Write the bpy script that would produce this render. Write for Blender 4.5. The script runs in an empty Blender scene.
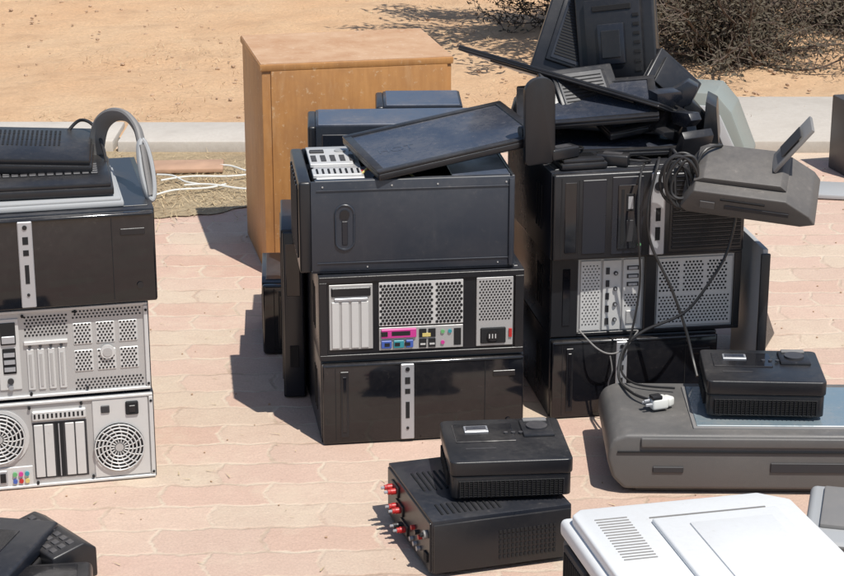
import bpy,bmesh,math,random
from mathutils import Vector,Matrix,Euler
from mathutils import noise as NZ
random.seed(7)
S=bpy.context.scene
COL=S.collection
rad=math.radians
# ---------------------------------------------------------------- materials
def nd(nt,t,**k):
    n=nt.nodes.new(t)
    for a,b in k.items(): setattr(n,a,b)
    return n
def newmat(name):
    m=bpy.data.materials.new(name); m.use_nodes=True
    nt=m.node_tree; b=nt.nodes['Principled BSDF']
    return m,nt,b
def mathn(nt,op,a,b=None,c=None):
    n=nd(nt,'ShaderNodeMath',operation=op)
    for i,v in enumerate((a,b,c)):
        if v is None: continue
        if isinstance(v,(int,float)): n.inputs[i].default_value=v
        else: nt.links.new(v,n.inputs[i])
    return n.outputs[0]
def mixc(nt,f,a,b,mode='MIX'):
    n=nd(nt,'ShaderNodeMix',data_type='RGBA',blend_type=mode)
    for idx,v in ((0,f),(6,a),(7,b)):
        if isinstance(v,(int,float)): n.inputs[idx].default_value=v
        elif isinstance(v,tuple): n.inputs[idx].default_value=(*v,1) if len(v)==3 else v
        else: nt.links.new(v,n.inputs[idx])
    return n.outputs[2]
def noise(nt,vec,scale,detail=4,rough=.55):
    n=nd(nt,'ShaderNodeTexNoise'); n.inputs['Scale'].default_value=scale
    n.inputs['Detail'].default_value=detail; n.inputs['Roughness'].default_value=rough
    nt.links.new(vec,n.inputs['Vector']); return n.outputs['Fac']
def ramp(nt,f,p0,p1,c0=(0,0,0),c1=(1,1,1)):
    r=nd(nt,'ShaderNodeValToRGB'); e=r.color_ramp.elements
    e[0].position=p0;e[1].position=p1;e[0].color=(*c0,1);e[1].color=(*c1,1)
    nt.links.new(f,r.inputs[0]); return r.outputs[0]
DUST=(.36,.32,.28)
def surf(name,col,rough=.4,metal=0,dust=.3,bump=.05,bs=300,coat=0,spec=.5,side=.08):
    m,nt,b=newmat(name)
    tc=nd(nt,'ShaderNodeTexCoord').outputs['Object']
    geo=nd(nt,'ShaderNodeNewGeometry')
    sep=nd(nt,'ShaderNodeSeparateXYZ'); nt.links.new(geo.outputs['Normal'],sep.inputs[0])
    up=mathn(nt,'MAXIMUM',sep.outputs[2],0.0)
    oi=nd(nt,'ShaderNodeObjectInfo')
    off=nd(nt,'ShaderNodeVectorMath',operation='ADD'); nt.links.new(tc,off.inputs[0]); nt.links.new(oi.outputs['Location'],off.inputs[1])
    tc=off.outputs[0]
    n1=noise(nt,tc,6,6,.6); n2=noise(nt,tc,90,4,.6)
    patch=ramp(nt,n1,.42,.68); fine=ramp(nt,n2,.3,.75)
    speck=ramp(nt,n2,.66,.72)
    mp=nd(nt,'ShaderNodeMapping'); mp.inputs['Scale'].default_value=(1,1,.12); nt.links.new(tc,mp.inputs[0])
    st=ramp(nt,noise(nt,mp.outputs[0],55,4,.65),.58,.8)
    a=mathn(nt,'MULTIPLY_ADD',up,1-side,side)
    f=mathn(nt,'MULTIPLY',mathn(nt,'MULTIPLY_ADD',patch,.7,.3),mathn(nt,'MULTIPLY_ADD',fine,.5,.5))
    f=mathn(nt,'MULTIPLY_ADD',st,.3,f)
    f=mathn(nt,'MULTIPLY_ADD',speck,.45,f)
    f=mathn(nt,'MULTIPLY',mathn(nt,'MULTIPLY',f,a),dust)
    c=mixc(nt,f,col,DUST)
    nt.links.new(c,b.inputs['Base Color'])
    r=mathn(nt,'MULTIPLY_ADD',n1,.16,rough-.08)
    r=mathn(nt,'MULTIPLY_ADD',f,.8,r)
    nt.links.new(r,b.inputs['Roughness'])
    b.inputs['Metallic'].default_value=metal
    b.inputs['Coat Weight'].default_value=coat; b.inputs['Coat Roughness'].default_value=.06
    b.inputs['Specular IOR Level'].default_value=spec
    if bump:
        bp=nd(nt,'ShaderNodeBump'); bp.inputs['Strength'].default_value=bump; bp.inputs['Distance'].default_value=.001
        nt.links.new(noise(nt,tc,bs,2),bp.inputs['Height']); nt.links.new(bp.outputs[0],b.inputs['Normal'])
    return m
BLK=surf('black_plastic',(.008,.009,.012),.32,0,.15,.12,500)
STEEL=surf('black_painted_steel',(.009,.012,.019),.28,0,.16,.04,400)
PANEL=surf('slate_black_steel',(.017,.024,.037),.34,0,.22,.04,400,side=.35)
TOPB=surf('dusty_sky_tinted_steel',(.032,.052,.095),.25,0,.36,.04,400)  # blue base paints in the sky's reflection on case tops, beneath the dust
GLOSS=surf('gloss_black',(.002,.003,.006),.07,0,.16,.0,coat=.3,spec=.45,side=.25)
DARK=surf('hole_black',(.006,.006,.007),.8,0,0,0)
SIL=surf('galvanised_steel',(.45,.45,.445),.42,.4,.40,.06,200,side=.6)
SIL2=surf('pale_steel',(.58,.58,.57),.42,.25,.38,.04,200,side=.6)
SILP=surf('silver_plastic',(.40,.41,.43),.3,.4,.15,0)
GREY=surf('charcoal_grey_plastic',(.092,.090,.088),.45,0,.30,.25,600,side=.3)
GREYL=surf('dark_warm_grey_plastic',(.075,.070,.066),.45,0,.30,.25,600)
GREYM=surf('mid_grey_plastic',(.19,.185,.18),.5,0,.3,.25,600)
LGREY=surf('light_grey_plastic',(.36,.37,.375),.42,0,.2,.1,400)
GREENG=surf('green_grey_plastic',(.23,.255,.235),.40,0,.3,.1,400)
WHITE=surf('white_plastic',(.70,.71,.71),.42,0,.25,.15,600)
SCREEN=surf('dusty_sky_tinted_screen',(.013,.022,.042),.16,0,.30,0,coat=.3)  # blue base colour imitates reflected sky under the screen's dust
GLASS=surf('scanner_glass',(.14,.215,.26),.08,0,.50,0,coat=1)  # pale blue of the glass is reflected sky put into the colour
RED=surf('red_plastic',(.42,.02,.02),.35,0,.1,0)
WIREW=surf('white_plug_plastic',(.7,.7,.66),.4,0,.15,0)
MAG=surf('magenta_port',(.5,.04,.24),.4,0,.15,0)
TEAL=surf('teal_port',(.03,.24,.28),.4,0,.15,0)
BLUE=surf('blue_port',(.05,.10,.36),.4,0,.15,0)
YEL=surf('yellow_label',(.55,.45,.15),.5,0,.1,0)
GREEN=surf('green_port',(.12,.35,.14),.4,0,.1,0)
CABLE=surf('cable_rubber',(.012,.012,.013),.40,0,.15,0)
SMUDGE=surf('finger_smudge',(.035,.050,.08),.3,0,.15,0)
KEY=surf('key_plastic',(.035,.035,.04),.4,0,.25,0)
CAVE=surf('recess_shadow_grey',(.025,.025,.028),.6,0,.15,0)

def woodmat():
    m,nt,b=newmat('orange_veneer_wood')
    tc=nd(nt,'ShaderNodeTexCoord').outputs['Object']
    mp=nd(nt,'ShaderNodeMapping'); mp.inputs['Scale'].default_value=(9,9,1.2); nt.links.new(tc,mp.inputs[0])
    g=noise(nt,mp.outputs[0],6,6,.6)
    c=mixc(nt,ramp(nt,g,.3,.7),(.36,.165,.050),(.46,.23,.078))
    st=ramp(nt,noise(nt,tc,5,6,.7),.42,.62)
    c=mixc(nt,mathn(nt,'MULTIPLY',st,.55),c,(.28,.135,.055))
    mp2=nd(nt,'ShaderNodeMapping'); mp2.inputs['Scale'].default_value=(1,1,.2); nt.links.new(tc,mp2.inputs[0])
    run=ramp(nt,noise(nt,mp2.outputs[0],22,5,.7),.58,.72)
    c=mixc(nt,mathn(nt,'MULTIPLY',run,.35),c,(.52,.33,.17))
    sp=ramp(nt,noise(nt,tc,70,3,.6),.62,.70)
    c=mixc(nt,mathn(nt,'MULTIPLY',sp,.45),c,(.55,.40,.25))
    nt.links.new(c,b.inputs['Base Color']); b.inputs['Roughness'].default_value=.5
    return m
WOOD=woodmat()
def woodtop():
    m,nt,b=newmat('pale_board_wood')
    tc=nd(nt,'ShaderNodeTexCoord').outputs['Object']
    c=mixc(nt,ramp(nt,noise(nt,tc,9,7,.75),.35,.66),(.43,.235,.12),(.55,.36,.22))
    c=mixc(nt,ramp(nt,noise(nt,tc,60,4,.7),.6,.72),c,(.60,.45,.32))
    nt.links.new(c,b.inputs['Base Color']); b.inputs['Roughness'].default_value=.6
    return m
WOODT=woodtop()

def pavermat():
    m,nt,b=newmat('interlocking_pavers')
    tc=nd(nt,'ShaderNodeTexCoord').outputs['Object']
    rt=nd(nt,'ShaderNodeMapping'); rt.inputs['Rotation'].default_value=(0,0,rad(-3)); nt.links.new(tc,rt.inputs[0])
    nw=nd(nt,'ShaderNodeTexNoise'); nw.inputs['Scale'].default_value=4.0; nw.inputs['Detail'].default_value=2
    nt.links.new(tc,nw.inputs['Vector'])
    v1=nd(nt,'ShaderNodeVectorMath',operation='SUBTRACT'); nt.links.new(nw.outputs['Color'],v1.inputs[0]); v1.inputs[1].default_value=(.5,.5,.5)
    v2=nd(nt,'ShaderNodeVectorMath',operation='SCALE'); nt.links.new(v1.outputs[0],v2.inputs[0]); v2.inputs['Scale'].default_value=.022
    v3=nd(nt,'ShaderNodeVectorMath',operation='ADD'); nt.links.new(rt.outputs[0],v3.inputs[0]); nt.links.new(v2.outputs[0],v3.inputs[1])
    nf=nd(nt,'ShaderNodeTexNoise'); nf.inputs['Scale'].default_value=70; nf.inputs['Detail'].default_value=4
    nt.links.new(tc,nf.inputs['Vector'])
    w1=nd(nt,'ShaderNodeVectorMath',operation='SUBTRACT'); nt.links.new(nf.outputs['Color'],w1.inputs[0]); w1.inputs[1].default_value=(.5,.5,.5)
    w2=nd(nt,'ShaderNodeVectorMath',operation='SCALE'); nt.links.new(w1.outputs[0],w2.inputs[0]); w2.inputs['Scale'].default_value=.014
    v4=nd(nt,'ShaderNodeVectorMath',operation='ADD'); nt.links.new(v3.outputs[0],v4.inputs[0]); nt.links.new(w2.outputs[0],v4.inputs[1])
    sp=nd(nt,'ShaderNodeSeparateXYZ'); nt.links.new(v4.outputs[0],sp.inputs[0])
    zx=mathn(nt,'PINGPONG',sp.outputs[0],.0525)
    zy=mathn(nt,'PINGPONG',sp.outputs[1],.0525)
    y=mathn(nt,'MULTIPLY_ADD',zx,.16,sp.outputs[1])
    x=mathn(nt,'MULTIPLY_ADD',zy,.30,sp.outputs[0])
    cb=nd(nt,'ShaderNodeCombineXYZ'); nt.links.new(x,cb.inputs[0]); nt.links.new(y,cb.inputs[1])
    br=nd(nt,'ShaderNodeTexBrick'); nt.links.new(cb.outputs[0],br.inputs['Vector'])
    br.inputs['Scale'].default_value=1; br.inputs['Brick Width'].default_value=.21; br.inputs['Row Height'].default_value=.105
    br.inputs['Mortar Size'].default_value=.0075; br.inputs['Mortar Smooth'].default_value=.9; br.inputs['Bias'].default_value=0
    br.inputs['Color1'].default_value=(.0,.0,.0,1);br.inputs['Color2'].default_value=(1,1,1,1);br.inputs['Mortar'].default_value=(.5,.5,.5,1)
    rp=nd(nt,'ShaderNodeValToRGB'); e=rp.color_ramp.elements
    e[0].position=0;e[0].color=(.56,.365,.285,1); e[1].position=1;e[1].color=(.60,.485,.37,1)
    k=e.new(.22);k.color=(.60,.41,.33,1);k=e.new(.45);k.color=(.55,.39,.31,1);k=e.new(.62);k.color=(.62,.44,.35,1);k=e.new(.8);k.color=(.58,.45,.35,1)
    nt.links.new(br.outputs['Color'],rp.inputs[0])
    big=ramp(nt,noise(nt,tc,1.1,5,.6),.35,.66)
    c=mixc(nt,mathn(nt,'MULTIPLY',big,.35),rp.outputs[0],(.62,.51,.39))
    med=ramp(nt,noise(nt,tc,16,8,.75),.38,.72)
    c=mixc(nt,mathn(nt,'MULTIPLY',med,.32),c,(.46,.31,.24))
    gr=ramp(nt,noise(nt,tc,200,4,.75),.3,.7,(.84,.84,.84),(1.10,1.10,1.10))
    c=mixc(nt,1.0,c,gr,'MULTIPLY')
    mm=mathn(nt,'MULTIPLY',br.outputs['Fac'],ramp(nt,noise(nt,tc,9,6,.75),.30,.60,(.25,.25,.25),(.95,.95,.95)))
    joint=mixc(nt,ramp(nt,noise(nt,tc,6,5,.65),.36,.54),(.40,.29,.21),(.63,.53,.41))
    c=mixc(nt,mm,c,joint)
    sd=ramp(nt,noise(nt,tc,2.6,10,.78),.52,.68)
    c=mixc(nt,mathn(nt,'MULTIPLY',sd,.6),c,(.63,.52,.395))
    nt.links.new(c,b.inputs['Base Color']); b.inputs['Roughness'].default_value=.88
    h=mathn(nt,'MULTIPLY_ADD',br.outputs['Fac'],-.55,mathn(nt,'MULTIPLY',noise(nt,tc,55,8,.78),1.4))
    bp=nd(nt,'ShaderNodeBump'); bp.inputs['Strength'].default_value=.6; bp.inputs['Distance'].default_value=.005
    nt.links.new(h,bp.inputs['Height']); nt.links.new(bp.outputs[0],b.inputs['Normal'])
    return m
def sandmat(name,c0,c1,c2,bs=.03,bstr=.7,g0=.8,g1=1.15,mx=.6):
    m,nt,b=newmat(name)
    tc=nd(nt,'ShaderNodeTexCoord').outputs['Object']
    c=mixc(nt,ramp(nt,noise(nt,tc,1.2,7,.65),.35,.66),c0,c1)
    c=mixc(nt,mathn(nt,'MULTIPLY',ramp(nt,noise(nt,tc,5,9,.78),.50,.68),mx),c,c2)
    gr=ramp(nt,noise(nt,tc,80,5,.78),.25,.75,(g0,g0*.98,g0*.96),(g1,g1,g1))
    c=mixc(nt,1.0,c,gr,'MULTIPLY')
    nt.links.new(c,b.inputs['Base Color']); b.inputs['Roughness'].default_value=.95
    bp=nd(nt,'ShaderNodeBump'); bp.inputs['Strength'].default_value=bstr; bp.inputs['Distance'].default_value=bs
    nt.links.new(noise(nt,tc,14,10,.75),bp.inputs['Height']); nt.links.new(bp.outputs[0],b.inputs['Normal'])
    return m
PAV=pavermat()
SAND=sandmat('orange_sand',(.60,.37,.205),(.63,.43,.26),(.45,.275,.155),.028,.75,.76,1.2,.6)
LITTER=sandmat('straw_litter_soil',(.50,.37,.22),(.58,.46,.29),(.30,.21,.12),.03,1,.65,1.2)
CONC=sandmat('old_concrete',(.47,.43,.38),(.52,.48,.425),(.38,.34,.295),.004,.4,.88,1.08)
def flat(name,c,r=.8):
    m,nt,b=newmat(name)
    tc=nd(nt,'ShaderNodeTexCoord').outputs['Object']
    k=mixc(nt,noise(nt,tc,15,4),tuple(x*.65 for x in c),tuple(min(1,x*1.3) for x in c))
    nt.links.new(k,b.inputs['Base Color']); b.inputs['Roughness'].default_value=r
    return m
STRAW=flat('dry_straw',(.54,.42,.25)); GRASS=flat('dry_grass_brown',(.36,.24,.13)); TWIG=flat('dry_bark',(.10,.07,.052)); LEAF=flat('dry_brown_leaf',(.075,.06,.038)); PEB=flat('pebble_stone',(.42,.28,.18))
CARD=flat('brown_board',(.42,.26,.17))

# ---------------------------------------------------------------- mesh builder
class MB:
    def __init__(s): s.bm=bmesh.new(); s.mats=[]
    def mi(s,m):
        if m not in s.mats: s.mats.append(m)
        return s.mats.index(m)
    def merge(s,t,m,M=None):
        i=s.mi(m)
        if M is not None: t.transform(M)
        for f in t.faces: f.material_index=i
        me=bpy.data.meshes.new('tmp'); t.to_mesh(me); t.free(); s.bm.from_mesh(me); bpy.data.meshes.remove(me)
    def box(s,c,sz,m,bev=0,seg=2,rot=None):
        t=bmesh.new(); bmesh.ops.create_cube(t,size=1); t.transform(Matrix.Diagonal((*sz,1)))
        if bev: bmesh.ops.bevel(t,geom=t.edges[:],offset=min(bev,min(sz)*.49),segments=seg,profile=.5,affect='EDGES')
        M=Matrix.Translation(c)
        if rot: M=M@Euler([rad(a) for a in rot]).to_matrix().to_4x4()
        s.merge(t,m,M); return s
    def cyl(s,c,r,h,m,axis='Z',seg=20,r2=None,bev=0,rot=None):
        t=bmesh.new(); bmesh.ops.create_cone(t,cap_ends=True,segments=seg,radius1=r,radius2=r if r2 is None else r2,depth=h)
        R={'Z':Matrix(),'X':Matrix.Rotation(rad(90),4,'Y'),'Y':Matrix.Rotation(rad(90),4,'X')}[axis]
        M=Matrix.Translation(c)
        if rot: M=M@Euler([rad(a) for a in rot]).to_matrix().to_4x4()
        s.merge(t,m,M@R); return s
    def prism(s,poly,a,b,m,axis='Y',bev=0,seg=2):
        f={'Y':lambda p,q,k:(p,k,q),'X':lambda p,q,k:(k,p,q),'Z':lambda p,q,k:(p,q,k)}[axis]
        t=bmesh.new(); v0=[t.verts.new(f(p,q,a)) for p,q in poly]; v1=[t.verts.new(f(p,q,b)) for p,q in poly]
        n=len(poly); t.faces.new(v0); t.faces.new(v1[::-1])
        for i in range(n): t.faces.new((v0[i],v1[i],v1[(i+1)%n],v0[(i+1)%n]))
        bmesh.ops.recalc_face_normals(t,faces=t.faces[:])
        if bev: bmesh.ops.bevel(t,geom=t.edges[:],offset=bev,segments=seg,profile=.5,affect='EDGES')
        s.merge(t,m); return s
    def disc(s,c,r,m,n='Y',seg=6):
        i=s.mi(m); vs=[]
        for k in range(seg):
            a=2*math.pi*k/seg+.5
            p,q=r*math.cos(a),r*math.sin(a)
            vs.append(s.bm.verts.new((c[0]+p,c[1],c[2]+q) if n=='Y' else ((c[0],c[1]+p,c[2]+q) if n=='X' else (c[0]+p,c[1]+q,c[2]))))
        if n=='X': vs=vs[::-1]
        f=s.bm.faces.new(vs); f.material_index=i
    def tube(s,pts,r,m,seg=7,smooth=6,taper=1.0,flat=1.0):
        P=[Vector(p) for p in pts]
        if smooth>1 and len(P)>2:
            Q=[]
            for i in range(len(P)-1):
                p0=P[max(i-1,0)];p1=P[i];p2=P[i+1];p3=P[min(i+2,len(P)-1)]
                for k in range(smooth):
                    t=k/smooth
                    Q.append(.5*((2*p1)+(p2-p0)*t+(2*p0-5*p1+4*p2-p3)*t*t+(3*p1-p0-3*p2+p3)*t**3))
            Q.append(P[-1]); P=Q
        i=s.mi(m); rings=[]; up=Vector((.13,.21,.97)).normalized(); N=len(P)
        for k,p in enumerate(P):
            d=(P[min(k+1,N-1)]-P[max(k-1,0)])
            if d.length<1e-9: d=Vector((0,0,1))
            d.normalize()
            a=up-d*up.dot(d)
            if a.length<.05: a=Vector((1,0,0))-d*d.x
            a.normalize(); up=a; b=d.cross(a)
            rr=r*(1+(taper-1)*k/max(1,N-1))
            rings.append([s.bm.verts.new(p+a*math.cos(2*math.pi*j/seg)*rr+b*math.sin(2*math.pi*j/seg)*rr*flat) for j in range(seg)])
        for k in range(N-1):
            for j in range(seg):
                f=s.bm.faces.new((rings[k][j],rings[k][(j+1)%seg],rings[k+1][(j+1)%seg],rings[k+1][j])); f.material_index=i
        f=s.bm.faces.new(rings[0][::-1]); f.material_index=i
        f=s.bm.faces.new(rings[-1]); f.material_index=i
        return s
    def obj(s,name,parent=None,label=None,loc=None,rot=None,flatshade=False):
        me=bpy.data.meshes.new(name); s.bm.to_mesh(me); s.bm.free()
        for m in s.mats: me.materials.append(m)
        if not flatshade:
            for p in me.polygons: p.use_smooth=True
            me.set_sharp_from_angle(angle=rad(34))
        o=bpy.data.objects.new(name,me); COL.objects.link(o)
        if parent: o.parent=parent
        if label: o['label']=label
        if loc: o.location=loc
        if rot: o.rotation_euler=[rad(a) for a in rot]
        return o
def thing(name,label,cat,loc,yaw=0,group=None,rot=None):
    e=bpy.data.objects.new(name,None); e.empty_display_size=.1; COL.objects.link(e)
    e.location=loc; e.rotation_euler=[rad(a) for a in rot] if rot else (0,0,rad(yaw))
    e['label']=label; e['category']=cat
    if group: e['group']=group
    return e
def thing_axes(name,label,cat,origin,xv,yv,group=None):
    x=Vector(xv).normalized(); y=Vector(yv); y=(y-x*y.dot(x)).normalized(); z=x.cross(y)
    e=thing(name,label,cat,origin,0,group)
    e.rotation_euler=Matrix((x,y,z)).transposed().to_euler()
    return e
def top(o,label,cat,group=None):
    o['label']=label;o['category']=cat
    if group:o['group']=group
    return o
def corner(fx,fy,w,d,yaw):
    c,s=math.cos(rad(yaw)),math.sin(rad(yaw))
    return (fx+c*w/2-s*d/2, fy+s*w/2+c*d/2)
class Pan(MB):
    def __init__(s,W,H,y): super().__init__(); s.W,s.H,s.y=W,H,y
    def r(s,x0,x1,z0,z1,m,th=.003,bev=.0007):
        s.box((-s.W/2+s.W*(x0+x1)/2,s.y-th/2+.001,s.H*(z0+z1)/2),(s.W*(x1-x0),th+.002,s.H*(z1-z0)),m,bev,1); return s
    def d(s,x0,x1,z0,z1,m,pitch=.008,r=.003,off=.0036,seg=6):
        X0,X1=-s.W/2+s.W*x0,-s.W/2+s.W*x1; Z0,Z1=s.H*z0,s.H*z1; j=0; z=Z0
        while z<=Z1:
            x=X0+(pitch/2 if j%2 else 0)
            while x<=X1:
                s.disc((x,s.y-off,z),r,m,'Y',seg); x+=pitch
            z+=pitch*.87; j+=1
        return s
    def fan(s,cx,cz,R,off=.003):
        X,Z,Y=-s.W/2+s.W*cx,s.H*cz,s.y-off
        s.cyl((X,Y-.0003,Z),R,.002,DARK,'Y',36)
        i=s.mi(KEY)
        for k in range(7):
            a=2*math.pi*k/7; vs=[]
            for rr,da in ((.25,0),(.92,.15),(.92,.72),(.25,.5)):
                vs.append(s.bm.verts.new((X+R*rr*math.cos(a+da),Y-.0020-(.0016 if da<.3 else 0),Z+R*rr*math.sin(a+da))))
            f=s.bm.faces.new(vs); f.material_index=i
        s.cyl((X,Y-.003,Z),R*.28,.004,CAVE,'Y',24); s.cyl((X,Y-.0055,Z),R*.17,.002,SIL,'Y',20)
        for q in (.38,.53,.68,.83,.97):
            s.tube([(X+R*q*math.cos(t*math.pi/14),Y-.006,Z+R*q*math.sin(t*math.pi/14)) for t in range(29)],R*.034,SIL2,5,1)
        for k in range(16):
            a=2*math.pi*k/16+.1
            s.tube([(X+R*.2*math.cos(a),Y-.0058,Z+R*.2*math.sin(a)),(X+R*.6*math.cos(a+.12),Y-.0058,Z+R*.6*math.sin(a+.12)),(X+R*math.cos(a+.3),Y-.0058,Z+R*math.sin(a+.3))],R*.026,SIL2,4,2)
        return s
    def c(s,cx,cz,R,m,th=.003,seg=20):
        s.cyl((-s.W/2+s.W*cx,s.y-th/2,s.H*cz),R,th,m,'Y',seg); return s
GC='stacked desktop computer cases'
# ---------------------------------------------------------------- computer cases
def shell(e,W,D,H,m=STEEL,topm=None,name='case_body'):
    b=MB(); b.box((0,0,H/2),(W,D,H-.002),m,.002)
    b.box((0,.004,H-.0005),(W-.02,D-.03,.003),topm or m,.001,1)
    for x in (-W*.4,W*.4):
        for y in (-D*.38,D*.38): b.cyl((x,y,.001),.01,.003,BLK)
    for k in range(3): b.box((-W/2-.0005,-D*.3+k*.02,H*.5),(.002,.006,H*.5),DARK)
    b.box((W/2+.0005,0,H*.5),(.002,D*.7,H*.6),m,.001,1)
    return b.obj(name,e)
def glossy_case(fx,fy,z,W,D,H,yaw,label):
    x,y=corner(fx,fy,W,D,yaw); e=thing('computer_case',label,'computer',(x,y,z),yaw,GC)
    shell(e,W,D,H)
    y0=-D/2
    p=Pan(W,H,y0); p.box((0,y0-.009,H/2),(W-.004,.02,H-.006),GLOSS,.004,3)
    p.r(.02,.98,.955,.965,DARK,.0202,0)
    f=p.obj('front_panel',e)
    p=Pan(W,H,y0-.019); p.r(.385,.45,.04,.96,SILP,.004,.0015); p.r(.405,.43,.72,.80,DARK,.0048,0); p.r(.405,.43,.60,.66,DARK,.0048,0)
    p.r(.408,.427,.3,.5,DARK,.0048,0); p.c(.4175,.9,.0045,BLK,.006); p.c(.4175,.18,.003,BLK,.006)
    p.obj('control_strip',f)
    p=Pan(W,H,y0-.019); p.r(.09,.13,.10,.9,BLK,.003,.001); p.r(.10,.12,.16,.84,GLOSS,.0045,.001); p.r(.065,.068,.06,.94,DARK,.001,0)
    p.obj('drive_door',f)
    p=Pan(W,H,y0-.019); p.r(.80,.803,.06,.94,DARK,.001,0); p.r(.84,.95,.75,.82,BLK,.002,.001); p.c(.92,.2,.006,BLK,.003)
    p.obj('power_button',f)
    return e
def rear_black(fx,fy,z,W,D,H,yaw,label):
    x,y=corner(fx,fy,W,D,yaw); e=thing('computer_case',label,'computer',(x,y,z),yaw,GC)
    shell(e,W,D,H); y0=-D/2
    p=Pan(W,H,y0)
    p.r(0.003,.997,.93,.995,BLK,.006);p.r(.003,.997,.005,.07,BLK,.006);p.r(.003,.04,.07,.93,BLK,.006);p.r(.955,.997,.07,.93,BLK,.006)
    p.r(.04,.955,.07,.93,BLK,.0015)
    f=p.obj('rear_panel',e)
    p=Pan(W,H,y0-.002)
    p.r(.05,.26,.13,.9,SIL,.002)
    for k in range(4): p.r(.062+k*.047,.098+k*.047,.15,.70,SIL2,.0045,.001)
    p.r(.06,.25,.76,.87,BLK,.005,.002); p.r(.075,.235,.71,.745,SILP,.006,.001)
    p.obj('expansion_slots',f)
    p=Pan(W,H,y0-.002); p.r(.29,.70,.39,.91,SIL2,.002); p.d(.300,.550,.42,.895,DARK,.0078,.0035,.0026); p.d(.572,.693,.42,.895,DARK,.0078,.0035,.0026)
    p.obj('vent',f)
    p=Pan(W,H,y0-.002); p.r(.29,.70,.10,.37,SIL,.002)
    p.r(.30,.47,.25,.355,MAG,.007,.001); p.r(.30,.33,.275,.33,DARK,.008,0);p.r(.35,.44,.28,.33,DARK,.0076,.0)
    p.r(.30,.35,.13,.22,BLUE,.007,.001);p.r(.36,.41,.13,.22,TEAL,.007,.001);p.r(.42,.455,.13,.22,BLUE,.007,.001)
    for k in range(3): p.r(.315+k*.05,.34+k*.05,.155,.195,DARK,.0078,0)
    for k in range(2):
        p.r(.485+k*.045,.52+k*.045,.12,.22,DARK,.004,0); p.r(.485+k*.045,.52+k*.045,.24,.34,DARK,.004,0); p.r(.49+k*.045,.515+k*.045,.15,.17,SIL2,.005,0)
    p.r(.50,.54,.25,.29,YEL,.0055,0)
    p.c(.60,.30,.004,GREEN,.005);p.c(.60,.17,.004,MAG,.005);p.c(.635,.30,.004,TEAL,.005)
    p.r(.655,.69,.13,.33,DARK,.003,0)
    p.obj('port_panel',f)
    p=Pan(W,H,y0-.002); p.r(.765,.945,.10,.92,SIL,.003,.001); p.d(.782,.935,.42,.89,DARK,.0068,.0022,.0036)
    p.r(.785,.91,.13,.32,DARK,.006,.002); p.c(.845,.225,.012,BLK,.009); p.r(.925,.94,.2,.3,RED,.006,0)
    for k in range(3): p.r(.825+k*.015,.83+k*.015,.2,.25,SIL2,.010,0)
    p.obj('power_supply',f)
    return e
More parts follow.
